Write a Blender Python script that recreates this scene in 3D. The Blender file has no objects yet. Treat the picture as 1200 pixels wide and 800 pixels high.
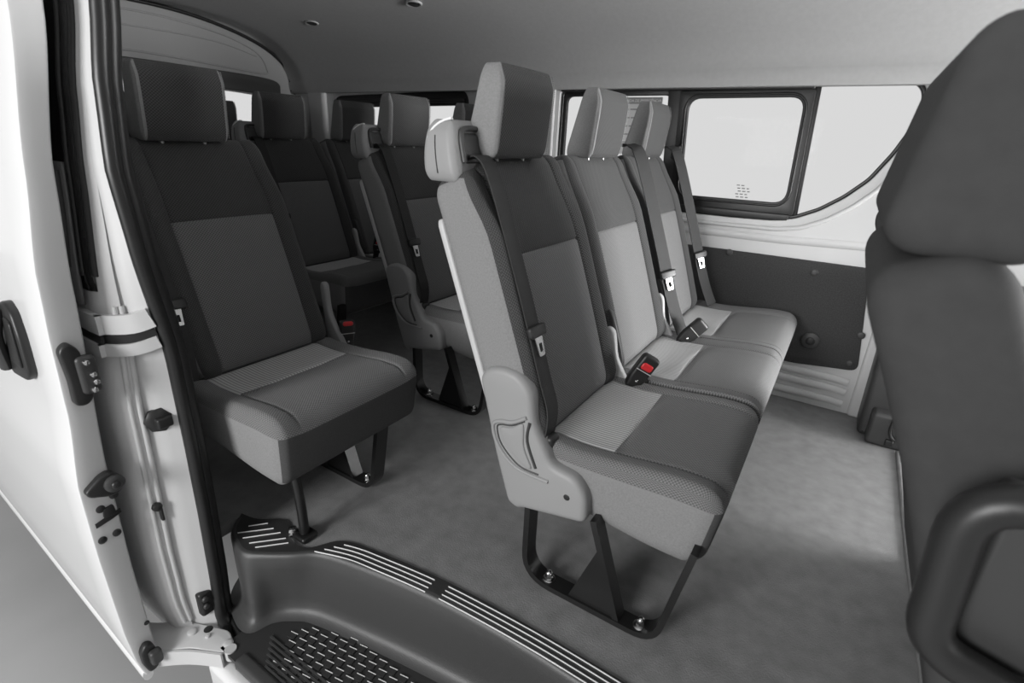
import bpy, bmesh, math, random
from mathutils import Vector, Matrix
random.seed(4)
S = bpy.context.scene
COL = S.collection
PI = math.pi

# ------------------------------------------------------------------ helpers
def lin(g):
    g = g / 255.0
    return g / 12.92 if g <= .04045 else ((g + .055) / 1.055) ** 2.4

def newmat(name):
    m = bpy.data.materials.new(name); m.use_nodes = True
    nt = m.node_tree
    return m, nt, nt.nodes['Principled BSDF']

def mat(name, g, rough=.5, metal=0., coat=0., noise=None, bump=0., bscale=200., spec=.5, col=None):
    """plain surface; g = grey albedo (linear); noise=(scale, amount) mottles the colour"""
    m, nt, p = newmat(name)
    c = col if col else (g, g, g)
    p.inputs['Base Color'].default_value = (*c, 1)
    p.inputs['Roughness'].default_value = rough
    p.inputs['Metallic'].default_value = metal
    p.inputs['Coat Weight'].default_value = coat
    p.inputs['Specular IOR Level'].default_value = spec
    tc = nt.nodes.new('ShaderNodeTexCoord')
    if noise:
        n = nt.nodes.new('ShaderNodeTexNoise'); n.inputs['Scale'].default_value = noise[0]; n.inputs['Detail'].default_value = 6
        nt.links.new(tc.outputs['Object'], n.inputs['Vector'])
        r = nt.nodes.new('ShaderNodeMapRange')
        r.inputs[1].default_value = .3; r.inputs[2].default_value = .7
        r.inputs[3].default_value = 1 - noise[1]; r.inputs[4].default_value = 1 + noise[1]
        nt.links.new(n.outputs['Fac'], r.inputs[0])
        mx = nt.nodes.new('ShaderNodeVectorMath'); mx.operation = 'SCALE'
        mx.inputs[0].default_value = c
        nt.links.new(r.outputs[0], mx.inputs['Scale'])
        nt.links.new(mx.outputs[0], p.inputs['Base Color'])
    if bump:
        n2 = nt.nodes.new('ShaderNodeTexNoise'); n2.inputs['Scale'].default_value = bscale; n2.inputs['Detail'].default_value = 3
        nt.links.new(tc.outputs['Object'], n2.inputs['Vector'])
        b = nt.nodes.new('ShaderNodeBump'); b.inputs['Strength'].default_value = bump; b.inputs['Distance'].default_value = .002
        nt.links.new(n2.outputs['Fac'], b.inputs['Height'])
        nt.links.new(b.outputs[0], p.inputs['Normal'])
    return m

def knit(name, g, pitch=.0085, contrast=.55, stripe=False, rough=.85):
    """woven seat cloth: a lattice of raised light stitches on a darker ground"""
    m, nt, p = newmat(name)
    p.inputs['Roughness'].default_value = rough
    p.inputs['Specular IOR Level'].default_value = .25
    p.inputs['Sheen Weight'].default_value = .08
    uv = nt.nodes.new('ShaderNodeUVMap'); uv.uv_map = 'UVMap'
    sp = nt.nodes.new('ShaderNodeSeparateXYZ'); nt.links.new(uv.outputs[0], sp.inputs[0])
    def M(op, a, b=None):
        n = nt.nodes.new('ShaderNodeMath'); n.operation = op
        for i, v in enumerate((a, b)):
            if v is None: continue
            if hasattr(v, 'is_output'): nt.links.new(v, n.inputs[i])
            else: n.inputs[i].default_value = v
        return n.outputs[0]
    u, v = sp.outputs[0], sp.outputs[1]
    k = 2 * PI / pitch
    if stripe:
        h = M('MULTIPLY_ADD', M('SINE', M('MULTIPLY', u, k)), .5); h.node.inputs[2].default_value = .5
    else:
        a, b = M('MULTIPLY', u, k), M('MULTIPLY', v, k * 1.1)
        h = M('MULTIPLY_ADD', M('MULTIPLY', M('SINE', a), M('SINE', b)), .5); h.node.inputs[2].default_value = .5
    r = nt.nodes.new('ShaderNodeMapRange'); nt.links.new(h, r.inputs[0])
    r.inputs[1].default_value = .25; r.inputs[2].default_value = .8
    r.inputs[3].default_value = g * (1 - contrast); r.inputs[4].default_value = g * (1 + contrast)
    nt.links.new(r.outputs[0], p.inputs['Base Color'])
    bp = nt.nodes.new('ShaderNodeBump'); bp.inputs['Strength'].default_value = .5; bp.inputs['Distance'].default_value = .002
    nt.links.new(h, bp.inputs['Height']); nt.links.new(bp.outputs[0], p.inputs['Normal'])
    return m

def mesh_obj(name, verts, faces, mats, parent=None, fm=None, uvs=None, angle=40, smooth=True):
    me = bpy.data.meshes.new(name)
    me.from_pydata([tuple(v) for v in verts], [], faces)
    return finish(name, me, mats, parent, fm, uvs, angle, smooth)

def finish(name, me, mats, parent=None, fm=None, uvs=None, angle=40, smooth=True):
    if not isinstance(mats, (list, tuple)): mats = [mats]
    for m in mats: me.materials.append(m)
    if fm:
        for p, i in zip(me.polygons, fm): p.material_index = i
    if uvs:
        L = me.uv_layers.new(name='UVMap')
        k = 0
        for f in uvs:
            for c in f:
                L.data[k].uv = c; k += 1
    bm = bmesh.new(); bm.from_mesh(me); bmesh.ops.recalc_face_normals(bm, faces=bm.faces); bm.to_mesh(me); bm.free()
    if smooth:
        me.shade_smooth()
        me.set_sharp_from_angle(angle=math.radians(angle))
    o = bpy.data.objects.new(name, me); COL.objects.link(o)
    if parent is not None: o.parent = parent
    return o

def empty(name, loc=(0, 0, 0)):
    o = bpy.data.objects.new(name, None); o.location = loc; o.empty_display_size = .1
    COL.objects.link(o); return o

def tag(o, label=None, cat=None, group=None, kind=None):
    if label: o['label'] = label
    if cat: o['category'] = cat
    if group: o['group'] = group
    if kind: o['kind'] = kind
    return o

def cr(pts, n=6, closed=False):
    """Catmull-Rom through points of any dimension"""
    P = [tuple(p) for p in pts]; out = []
    N = len(P); rng = N if closed else N - 1
    for i in range(rng):
        p1, p2 = P[i], P[(i + 1) % N]
        p0 = P[i - 1] if (closed or i > 0) else p1
        p3 = P[(i + 2) % N] if (closed or i + 2 < N) else p2
        for k in range(n):
            t = k / n
            out.append(tuple(.5 * (2 * b + (c - a) * t + (2 * a - 5 * b + 4 * c - d) * t * t + (3 * b - a - 3 * c + d) * t ** 3)
                             for a, b, c, d in zip(p0, p1, p2, p3)))
    if not closed: out.append(P[-1])
    return out

def roundpoly(pts, r, seg=5):
    out = []; N = len(pts)
    for i in range(N):
        a, b, c = Vector(pts[i - 1]), Vector(pts[i]), Vector(pts[(i + 1) % N])
        ri = r[i] if isinstance(r, (list, tuple)) else r
        d1, d2 = a - b, c - b
        l = min(ri, d1.length * .49, d2.length * .49)
        if l < 1e-5: out.append(tuple(b)); continue
        s, e = b + d1.normalized() * l, b + d2.normalized() * l
        for k in range(seg + 1):
            t = k / seg
            out.append(tuple(s * (1 - t) ** 2 + b * 2 * t * (1 - t) + e * t * t))
    return out

def plate_mesh(loops, thick, bevel=0., res=2):
    """flat plate with holes; returns mesh in (a, b, c) with c centred on 0"""
    cu = bpy.data.curves.new('tmp', 'CURVE'); cu.dimensions = '2D'; cu.fill_mode = 'BOTH'
    cu.extrude = max(thick / 2 - bevel, 1e-5); cu.bevel_depth = bevel; cu.bevel_resolution = res; cu.offset = -bevel
    for lp in loops:
        s = cu.splines.new('POLY'); s.points.add(len(lp) - 1); s.use_cyclic_u = True
        for p, q in zip(s.points, lp): p.co = (q[0], q[1], 0, 1)
    o = bpy.data.objects.new('tmp', cu); COL.objects.link(o)
    dg = bpy.context.evaluated_depsgraph_get(); dg.update()
    me = bpy.data.meshes.new_from_object(o.evaluated_get(dg), depsgraph=dg)
    bpy.data.objects.remove(o); bpy.data.curves.remove(cu)
    bm = bmesh.new(); bm.from_mesh(me)
    bmesh.ops.remove_doubles(bm, verts=bm.verts, dist=1e-5)
    bm.to_mesh(me); bm.free()
    me.materials.clear()
    return me

def frame(origin, ax, ay):
    ax, ay = Vector(ax).normalized(), Vector(ay).normalized(); az = ax.cross(ay)
    m = Matrix.Identity(4)
    for i in range(3):
        m[i][0], m[i][1], m[i][2], m[i][3] = ax[i], ay[i], az[i], origin[i]
    return m

def plate(name, loops, thick, fr, m, parent=None, bevel=0., fn=None, angle=40):
    me = plate_mesh(loops, thick, bevel); me.transform(fr)
    if fn:
        for v in me.vertices: v.co = fn(v.co)
    o = finish(name, me, m, parent, angle=angle)
    return o

XZ = lambda y: frame((0, y, 0), (1, 0, 0), (0, 0, 1))        # (a,b)->(x,z), thickness along -y/+y
XY = lambda z: frame((0, 0, z), (1, 0, 0), (0, 1, 0))
YZ = lambda x: frame((x, 0, 0), (0, 1, 0), (0, 0, 1))

def tube_data(pts, r, seg=8, closed=False, squash=None):
    """sweep a circle (or ellipse (ra, rb) with reference up vector) along pts"""
    P = [Vector(p) for p in pts]; N = len(P)
    V, F = [], []
    ref = None
    for i in range(N):
        a = P[i - 1] if (i > 0 or closed) else P[i]
        b = P[(i + 1) % N] if (i < N - 1 or closed) else P[i]
        t = (b - a).normalized()
        if squash: up = Vector(squash)
        elif ref is None: up = Vector((0, 0, 1)) if abs(t.z) < .9 else Vector((1, 0, 0))
        else: up = ref
        n = (up - t * up.dot(t)).normalized(); ref = n
        bb = t.cross(n)
        ra, rb = (r if isinstance(r, (tuple, list)) else (r, r))
        for k in range(seg):
            an = 2 * PI * k / seg
            V.append(P[i] + n * (math.cos(an) * ra) + bb * (math.sin(an) * rb))
    for i in range(N if closed else N - 1):
        j = (i + 1) % N
        for k in range(seg):
            l = (k + 1) % seg
            F.append((i * seg + k, i * seg + l, j * seg + l, j * seg + k))
    if not closed:
        F.append(tuple(range(seg))[::-1]); F.append(tuple((N - 1) * seg + k for k in range(seg)))
    return V, F

def tube(name, pts, r, m, parent=None, seg=10, closed=False, squash=None, angle=50):
    V, F = tube_data(pts, r, seg, closed, squash)
    return mesh_obj(name, V, F, m, parent, angle=angle)

def bar_data(pts, side, w, t, closed=False):
    """rectangular strap: width w along `side`, thickness t across"""
    P = [Vector(p) for p in pts]; N = len(P); s0 = Vector(side).normalized()
    V, F = [], []
    for i in range(N):
        a = P[i - 1] if (i > 0 or closed) else P[i]; b = P[(i + 1) % N] if (i < N - 1 or closed) else P[i]
        tg = (b - a).normalized()
        s = (s0 - tg * s0.dot(tg)).normalized(); n = tg.cross(s)
        for (x, y) in ((-1, -1), (1, -1), (1, 1), (-1, 1)):
            V.append(P[i] + s * (x * w / 2) + n * (y * t / 2))
    for i in range(N if closed else N - 1):
        j = (i + 1) % N
        for k in range(4):
            l = (k + 1) % 4
            F.append((i * 4 + k, i * 4 + l, j * 4 + l, j * 4 + k))
    if not closed: F += [(3, 2, 1, 0), tuple((N - 1) * 4 + k for k in range(4))]
    return V, F

def bar(name, pts, side, w, t, m, parent=None, closed=False):
    V, F = bar_data(pts, side, w, t, closed)
    return mesh_obj(name, V, F, m, parent, angle=30)

def merge(parts):
    V, F = [], []
    for v, f in parts:
        o = len(V); V += [Vector(x) for x in v]; F += [tuple(i + o for i in q) for q in f]
    return V, F

def lines(lo, hi, r, step, seams=()):
    t = [0, .2, .414, .68, 1]
    L = [lo + r * (1 - x) for x in t[::-1]] + [hi - r * (1 - x) for x in t]
    a, b = lo + r, hi - r
    n = max(1, int((b - a) / step))
    L += [a + (b - a) * i / n for i in range(n + 1)]
    for s in seams: L += [s - .007, s - .0035, s, s + .0035, s + .007]
    L = sorted(x for x in L if lo <= x <= hi)
    out = [L[0]]
    for x in L[1:]:
        if x - out[-1] > .0012: out.append(x)
    out[-1] = hi
    return out

def pad(name, U, V, W, R, deform, mats, matfn=None, parent=None, step=.03, su=(), sv=(), angle=60):
    """rounded box on ranges U,V,W with radii R; deform maps (u,v,w) to a point; matfn picks a material per face"""
    rg = (U, V, W)
    ls = [lines(U[0], U[1], R[0], step, su), lines(V[0], V[1], R[1], step, sv), lines(W[0], W[1], R[2], step)]
    n = [len(l) for l in ls]
    idx, verts, raw = {}, [], []
    def vert(i, j, k):
        key = (i, j, k)
        if key in idx: return idx[key]
        p = [ls[0][i], ls[1][j], ls[2][k]]
        inn = [min(max(p[a], rg[a][0] + R[a]), rg[a][1] - R[a]) for a in range(3)]
        d = [(p[a] - inn[a]) / R[a] for a in range(3)]
        l = math.sqrt(sum(x * x for x in d))
        q = [inn[a] + d[a] / l * R[a] for a in range(3)] if l > 0 else p
        idx[key] = len(verts); verts.append(Vector(deform(*q))); raw.append(p)
        return idx[key]
    faces, fm, uvs = [], [], []
    for ax in range(3):
        a, b = [x for x in range(3) if x != ax]
        for end in (0, n[ax] - 1):
            for i in range(n[a] - 1):
                for j in range(n[b] - 1):
                    q = []
                    for (x, y) in ((i, j), (i + 1, j), (i + 1, j + 1), (i, j + 1)):
                        c = [0, 0, 0]; c[ax] = end; c[a] = x; c[b] = y
                        q.append(vert(*c))
                    faces.append(tuple(q))
                    cen = [sum(raw[t][z] for t in q) / 4 for z in range(3)]
                    fm.append(matfn(cen[0], cen[1], cen[2], ax, 1 if end else -1) if matfn else 0)
                    uvs.append([(raw[t][a], raw[t][b]) for t in q])
    me = bpy.data.meshes.new(name); me.from_pydata([tuple(v) for v in verts], [], faces)
    return finish(name, me, mats, parent, fm, uvs, angle)

def box(name, lo, hi, m, parent=None, r=.006, deform=None, step=.2):
    rr = [min(r, (h - l) * .45) for l, h in zip(lo, hi)]
    return pad(name, (lo[0], hi[0]), (lo[1], hi[1]), (lo[2], hi[2]), rr, deform or (lambda x, y, z: (x, y, z)), m, None, parent, step)

def disc_data(c, n, r, h, seg=16, dome=.3):
    n = Vector(n).normalized(); up = Vector((0, 0, 1)) if abs(n.z) < .9 else Vector((1, 0, 0))
    a = n.cross(up).normalized(); b = n.cross(a); c = Vector(c)
    V, F = [], []
    for (rr, hh) in ((r, 0), (r, h * .6), (r * .8, h), (r * .4, h * (1 + dome * .5))):
        for k in range(seg):
            t = 2 * PI * k / seg; V.append(c + (a * math.cos(t) + b * math.sin(t)) * rr + n * hh)
    for i in range(3):
        for k in range(seg):
            l = (k + 1) % seg; F.append((i * seg + k, i * seg + l, (i + 1) * seg + l, (i + 1) * seg + k))
    F.append(tuple(3 * seg + k for k in range(seg))); F.append(tuple(range(seg))[::-1])
    return V, F

def disc(name, c, n, r, h, m, parent=None, seg=16, dome=.3):
    V, F = disc_data(c, n, r, h, seg, dome); return mesh_obj(name, V, F, m, parent)

def strip_surface(name, rows, m, parent=None, angle=50, thick=0.):
    """loft: rows of equal length"""
    V = [p for r in rows for p in r]; n = len(rows[0]); F = []
    for i in range(len(rows) - 1):
        for j in range(n - 1):
            F.append((i * n + j, i * n + j + 1, (i + 1) * n + j + 1, (i + 1) * n + j))
    o = mesh_obj(name, V, F, m, parent, angle=angle)
    if thick:
        s = o.modifiers.new('thickness', 'SOLIDIFY'); s.thickness = thick; s.offset = 0
    return o

def sm(a, b, x):
    t = min(max((x - a) / (b - a), 0), 1); return t * t * (3 - 2 * t)

# ------------------------------------------------------------------ materials
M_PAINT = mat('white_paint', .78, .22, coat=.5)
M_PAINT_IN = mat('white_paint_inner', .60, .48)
M_HEAD = mat('headliner_cloth', .50, .95, noise=(60, .03), bump=.25, bscale=500, spec=.1)
M_VINYL = mat('floor_vinyl', .225, .36, noise=(22, .14), bump=.55, bscale=260, spec=.4)
M_STEP = mat('step_plastic', .052, .42, bump=.25, bscale=600)
M_STEPDK = mat('step_dark_inlay', .030, .5)
M_WHITE = mat('white_grip_line', .8, .6)
M_BLACK = mat('black_plastic', .018, .42)
M_RUB = mat('black_rubber', .014, .38)
M_DKPL = mat('dark_grey_plastic', .045, .45, bump=.15, bscale=900)
M_GREYPL = mat('grey_seat_plastic', .29, .5, bump=.15, bscale=1200)
M_LTPL = mat('light_grey_plastic', .52, .45)
M_METAL = mat('black_enamel_steel', .012, .3)
M_STEEL = mat('bright_steel', .65, .22, metal=1.)
M_BELT = mat('belt_webbing', .016, .6, bump=.4, bscale=900)
M_CARPET = mat('carpet_grey', .055, 1., noise=(260, .28), bump=.4, bscale=500, spec=.05)
M_TAILG = mat('grey_gloss_trim', .34, .10, coat=.3)
M_SIDE = mat('grey_side_cloth', .235, .9, noise=(300, .10), bump=.2, bscale=900, spec=.1)
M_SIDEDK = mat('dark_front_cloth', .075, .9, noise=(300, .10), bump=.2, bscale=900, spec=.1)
M_REARCL = mat('front_seat_cloth', .058, .9, noise=(40, .06), bump=.2, bscale=900, spec=.1)
M_DARK = knit('dark_knit_cloth', .062, .0080, .42)
M_MID = knit('mid_grey_knit_cloth', .165, .0080, .38)
M_LIGHT = knit('light_grey_striped_cloth', .46, .009, .28, stripe=True)
M_GARN = mat('garnish_grey', .13, .5)
M_POST = mat('dull_steel_post', .30, .35, metal=1.)
M_STITCH = mat('pale_stitching', .24, .8)
M_SEAM = mat('seam_thread', .03, .9)
M_RED = mat('red_button', .5, .35, col=(.62, .03, .035))
M_GLASSBLK = mat('dark_privacy_glass', .008, .06)
M_GROUND = mat('studio_floor', .40, .6, noise=(3, .05))
M_STICK = mat('sticker_white', .62, .5)
M_STICKG = mat('sticker_grey', .28, .5)

def glass_mat():
    m, nt, p = newmat('window_glass')
    nt.nodes.remove(p)
    out = nt.nodes['Material Output']
    t = nt.nodes.new('ShaderNodeBsdfTransparent'); t.inputs[0].default_value = (.93, .93, .93, 1)
    g = nt.nodes.new('ShaderNodeBsdfGlossy'); g.inputs['Roughness'].default_value = .02
    fr = nt.nodes.new('ShaderNodeFresnel'); fr.inputs[0].default_value = 1.05
    mx = nt.nodes.new('ShaderNodeMixShader')
    nt.links.new(fr.outputs[0], mx.inputs[0]); nt.links.new(t.outputs[0], mx.inputs[1]); nt.links.new(g.outputs[0], mx.inputs[2])
    nt.links.new(mx.outputs[0], out.inputs[0])
    return m
M_GLASS = glass_mat()

# ================================================================== SEATS
# seat-local frame: x forward from the front leg foot, y across from the near end, z up from the floor
REC = math.radians(19.8)
FWD = Vector((math.cos(REC), 0, math.sin(REC))); UPV = Vector((-math.sin(REC), 0, math.cos(REC)))

def make_backrest(root, ya, yb, dark_panel, side_mat, drop=0., x0=-.305, z0=.372):
    yc = (ya + yb) / 2; w = yb - ya; H = .650; T = .118
    su = (-w / 2 + .062, w / 2 - .062); sv = (.420,)
    base = Vector((x0, yc, z0))
    def deform(u, v, q):
        f = (q + T / 2) / T                        # 0 back, 1 front
        au = abs(u) / (w / 2)
        front = f * f
        bol = sm(.62, .92, au) * .020 * (1 - .5 * sm(.45, .6, v)) * front
        crown = .012 * math.sin(PI * min(max(v / H, 0), 1)) * front * (1 - au * au)
        g = 0
        for s in su: g += math.exp(-((u - s) / .0032) ** 2)
        if abs(u) < w / 2 - .06: g += math.exp(-((v - sv[0]) / .0032) ** 2)
        q2 = q + bol + crown - .005 * g * sm(.6, .95, f)
        lean = -.018 * sm(.45, .63, v) * f         # top rolls back
        nar = 1 - .05 * sm(.4, .62, v) * (1 if (u > 0 or not drop) else 0)
        vv = v - drop * sm(.50, .85, -u / (w / 2)) * sm(.72, 1, v / H)
        return base + Vector((0, u * nar, 0)) + UPV * vv + FWD * (q2 - T / 2 + lean)
    def mf(u, v, q, ax, e):
        if ax == 2 and e > 0:
            if abs(u) > w / 2 - .062: return 0
            return 0 if v > .420 else 1
        if ax == 0: return 0 if q > T / 2 - .010 else 2
        if ax == 1: return 0
        return 2
    o = pad('backrest', (-w / 2, w / 2), (0, H), (-T / 2, T / 2), (.035, .05, .035), deform,
            [dark_panel, M_MID, side_mat], mf, root, .03, su, sv)
    def dback(u, v, q):
        return base + Vector((0, u, 0)) + UPV * v + FWD * (q - T)
    pad('back_shell', (-w / 2 + .006, w / 2 - .006), (.10, .535), (-.008, .010), (.008, .02, .005), dback, M_LTPL, None, root, .1)
    return o

def make_headrest(root, yc, w=.225, s=1.0, side_mat=None):
    side_mat = side_mat or M_SIDE
    z0 = .963; H = .183
    def deform(u, v, q):
        t = v / H
        back = -.598 + .050 * t; frt = -.510 + .018 * t - .012 * sm(.75, 1, t)
        x = back + (frt - back) * (q + .5)
        x += .006 * (1 - (2 * u / w) ** 2) * (q + .5)
        return Vector((-.54 + (x + .54) * s, yc + u * s, z0 + v * s))
    def mf(u, v, q, ax, e):
        if ax == 0 or abs(u) > w / 2 - .011: return 1
        if ax == 2 and e < 0: return 1
        return 0
    o = pad('headrest', (-w / 2, w / 2), (0, H), (-.5, .5), (.012, .034, .16), deform, [M_DARK, side_mat], mf, root, .03)
    for sg in (-1, 1):
        P = [deform(sg * (w / 2 - .0055), H * (.06 + .92 * k / 44), .5 - .10 * (1 if k > 43 else 0)) + Vector((.0006, 0, 0)) for k in range(45)]
        V, F = merge([bar_data([P[k], P[k].lerp(P[k + 1], .55)], (0, 1, 0), .003, .0012) for k in range(44)])
        mesh_obj('stitching', V, F, M_STITCH, o)
    for sg in (-1, 1):
        tube('headrest_post', [(-.545, yc + sg * .055, .93), (-.545, yc + sg * .055, .99)], .006, M_POST, o, 10)
    return o

def make_cushion(root, ya, yb, near_end, far_end):
    w = yb - ya; yc = (ya + yb) / 2
    X0, X1 = -.345, .082
    e1, e2 = (.062 if near_end else .05), (.062 if far_end else .05)
    su = (-w / 2 + e1, w / 2 - e2); sv = (-.165,)
    Z0, Z1 = .208, .388
    def deform(u, v, q):
        t = (q - Z0) / (Z1 - Z0)
        up = t * t
        a = (u + w / 2) / w
        bol = 0
        bol += .014 * (1 - sm(0, .2, a)) * (.8 if near_end else .75)
        bol += .014 * sm(.8, 1, a) * (.8 if far_end else .75)
        dish = -.012 * math.exp(-((v + .24) / .12) ** 2) + .008 * math.exp(-((v - .0) / .08) ** 2)
        g = sum(math.exp(-((u - s) / .0032) ** 2) for s in su)
        curve = sv[0] + .02 * (2 * u / w) ** 2
        if su[0] < u < su[1]: g += math.exp(-((v - curve) / .0035) ** 2)
        z = q + up * (bol + dish - .005 * g * sm(.7, 1, t))
        x = v
        if v > 0: x -= .028 * (1 - t) * sm(0, .06, v)
        z += (1 - t) * .020 * sm(-.02, -.25, v) if v < -.02 else 0
        y = yc + u
        if near_end and a < .25: y += .012 * (1 - t) * (1 - a / .25)
        return Vector((x, y, z))
    def mf(u, v, q, ax, e):
        if ax == 2 and e > 0:
            if su[0] < u < su[1] and v < sv[0]: return 1
            return 0
        if q > Z1 - .036 and not (ax == 1 and e < 0): return 0
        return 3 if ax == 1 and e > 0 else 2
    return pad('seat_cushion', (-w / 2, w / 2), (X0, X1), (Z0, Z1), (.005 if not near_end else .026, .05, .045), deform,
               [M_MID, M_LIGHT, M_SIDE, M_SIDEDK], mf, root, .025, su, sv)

def leg_frame(root, y, w=.042, x_rear=-.325, mirror=False):
    """one flat-bar U frame with a diagonal middle leg, gusset and two floor bolts"""
    y0 = y
    pts = roundpoly([(x_rear - .0, .235), (x_rear, .008), (.0, .008), (.045, .275)], [0, .075, .055, 0], 7)
    P = [(a, y0, b) for a, b in pts]
    f = bar('leg_frame', P, (0, 1, 0), w, .014, M_METAL, root)
    bar('middle_leg', [(-.165, y0, .25), (-.085, y0, .012)], (0, 1, 0), w * .9, .014, M_METAL, f)
    plate('gusset', [[(-.205, .014), (-.088, .014), (-.145, .185)]], .004, XZ(y0 - w * .3), M_METAL, f)
    for x in (-.265, -.035):
        V, F = merge([disc_data((x, y0, .015), (0, 0, 1), .016, .005), disc_data((x, y0, .02), (0, 0, 1), .010, .018, 6)])
        mesh_obj('floor_bolt', V, F, M_STEEL, f)
    return f

def make_belt(root, pts, tongue_at, side=(0, 1, 0), w=.046, anchor=True):
    P = cr(pts, 6)
    b = bar('seat_belt', P, side, w, .003, M_BELT, root)
    # latch tongue riding on the webbing
    c = Vector(tongue_at)
    i = min(range(len(P) - 1), key=lambda k: (Vector(P[k]) - c).length)
    d = (Vector(P[i + 1]) - Vector(P[i])).normalized()
    s = Vector(side); s = (s - d * s.dot(d)).normalized(); n = d.cross(s)
    if n.x < 0: n = -n
    c = Vector(P[i]) + n * .007
    fr = frame(c, s, d)
    me = plate_mesh([roundpoly([(-.032, -.012), (.032, -.012), (.030, .014), (-.030, .014)], .008)], .014, .004); me.transform(fr)
    t = finish('belt_slide', me, M_BLACK, b)
    me = plate_mesh([roundpoly([(-.014, .01), (.014, .01), (.011, .056), (-.011, .056)], .004), roundpoly([(-.006, .028), (.006, .028), (.006, .046), (-.006, .046)], .002)], .003); me.transform(fr)
    finish('latch_tongue', me, M_STEEL, t)
    return b

def make_buckle(root, base, d, n, red=True, L=.085, w=.05, rb=(.60, .80)):
    """buckle on a short stalk: base point, direction d, face normal n"""
    d = Vector(d).normalized(); n = Vector(n); n = (n - d * n.dot(d)).normalized(); s = d.cross(n)
    base = Vector(base)
    def D(u, v, q):
        k = .72 + .28 * sm(0, .35 * L, v)
        return base + s * (u * k) + d * v + n * q
    o = pad('belt_buckle', (-w / 2, w / 2), (0, L), (-.014, .014), (.010, .012, .009), D, M_BLACK, None, root, .02)
    if red:
        def D2(u, v, q): return base + s * u + d * v + n * q
        pad('release_button', (-.017, .017), (L * rb[0], L * rb[1]), (.006, .0175), (.0075, .0075, .004), D2, M_RED, None, o, .02)
    V, F = merge([bar_data([base + s * (-w * .46) + d * (L * .56) + n * .0145, base + s * (w * .46) + d * (L * .56) + n * .0145], n, .002, .002)])
    mesh_obj('edge_line', V, F, M_LTPL, o)
    V, F = disc_data(base + d * (L * .25) + n * .013, n, .0045, .003, 10)
    mesh_obj('rivet', V, F, M_STEEL, o)
    bar('buckle_stalk', [base - d * .07, base + d * .01], s, w * .55, .008, M_BLACK, o)
    return o

def make_tower(root, yn, yi=None):
    """shoulder belt guide on the near top corner of a seat"""
    def dome(u, v, q):
        t = (q - .915) / .119
        x = v + .22 * (.97 - q)
        x += (.028 * t * t if v < -.59 else 0) * min(1, (-.59 - v) / .03) if v < -.59 else 0
        y = u + .016 * t ** 3 * (1 - min(1, max(0, (u - yn) / .05)))
        return Vector((x, y, q))
    o = pad('belt_guide', (yn - .003, yn + .116), (-.640, -.552), (.915, 1.036), (.014, .014, .028), dome, M_GREYPL, None, root, .012)
    f = lambda u, v, q: Vector((v + .22 * (.97 - q), u, q))
    pad('guide_core', (yn + .030, yn + .112), (-.575, -.546), (.962, 1.012), (.012, .008, .012), f, M_DKPL, None, o, .03)
    tube('guide_brow', [f(a, b, c) for b, a, c in cr([(-.549, yn + .030, .955), (-.549, yn + .031, 1.000), (-.549, yn + .044, 1.018), (-.549, yn + .094, 1.018), (-.549, yn + .108, 1.000), (-.549, yn + .109, .955)], 5)], (.007, .006), M_DKPL, o, 10)  # dark colour carries the shade on the guide's front; same plastic as the dome
    V, F = bar_data(cr([(-.622, yn + .010, .998), (-.612, yn + .014, 1.017), (-.594, yn + .020, 1.031), (-.575, yn + .026, 1.0375)], 5), (0, 1, 0), .013, .004)
    mesh_obj('guide_stripe', V, F, M_WHITE, o)
    tube('guide_seam', [dome(yn - .0035, -.598, c) for c in (.932, .95, .97, .99, 1.005)], .0012, M_RUB, o, 6)
    box('belt_slot', (-.560, yn + .038, .952), (-.545, yn + .102, .966), M_RUB, o, .004)
    return o

COVER = [(-.468, .505), (-.450, .532), (-.408, .545), (-.365, .538), (-.334, .508), (-.320, .43), (-.272, .348), (-.212, .340), (-.185, .303),
         (-.180, .236), (-.338, .204), (-.352, .196), (-.380, .204), (-.418, .321)]

def make_side_cover(root, yn):
    o = plate('side_cover', [roundpoly(COVER, .018, 4)], .050, XZ(yn + .012), M_GREYPL, root, .014)
    yy = yn - .0145
    # crescent release lever in its moulded pocket
    rim = cr([(-.338, .446), (-.372, .424), (-.405, .416), (-.424, .398), (-.408, .352), (-.358, .312), (-.275, .308)], 6)
    tube('lever_rim', [(a, yn - .0115, b) for a, b in rim], (.0065, .0050), M_GREYPL, o, 10, False, (0, 1, 0))
    tube('lever_groove', [(a, yn - .0128, b) for a, b in cr([(-.342, .436), (-.374, .415), (-.402, .408), (-.413, .396), (-.399, .357), (-.352, .320), (-.300, .316)], 5)], .0022, M_DKPL, o, 8)
    lev = cr([(-.345, .428), (-.375, .410), (-.404, .400), (-.392, .366), (-.345, .328), (-.318, .326), (-.340, .372)], 4, True)
    plate('release_lever', [lev], .012, XZ(yn - .011), M_GREYPL, o, .004)
    tube('lever_groove', [(a, yn - .0135, b) for a, b in cr([(-.330, .436), (-.333, .39), (-.308, .330)], 5)], .0035, M_DKPL, o, 8)
    V, F = disc_data((-.228, yn - .0125, .288), (0, -1, 0), .0075, .0015, 14)
    mesh_obj('screw_hole', V, F, M_BLACK, o)
    return o

def hinge_cover(root, y, x=-.30, z=.36):
    """pale plastic cover over the recliner hinge at the foot of a backrest"""
    pts = cr([(x - .06, z + .15), (x - .03, z + .155), (x - .012, z + .08), (x + .03, z + .01), (x + .04, z - .02), (x - .02, z - .02), (x - .045, z + .02)], 5, True)
    o = plate('hinge_cover', [pts], .02, XZ(y), M_LTPL, root, .006)
    p2 = cr([(x - .075, z + .20), (x - .05, z + .20), (x - .012, z + .10), (x - .005, z + .055), (x - .04, z + .05), (x - .06, z + .12)], 4, True)
    plate('recline_lever', [p2], .018, XZ(y + .022), M_DKPL, root, .006)
    return o

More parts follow.
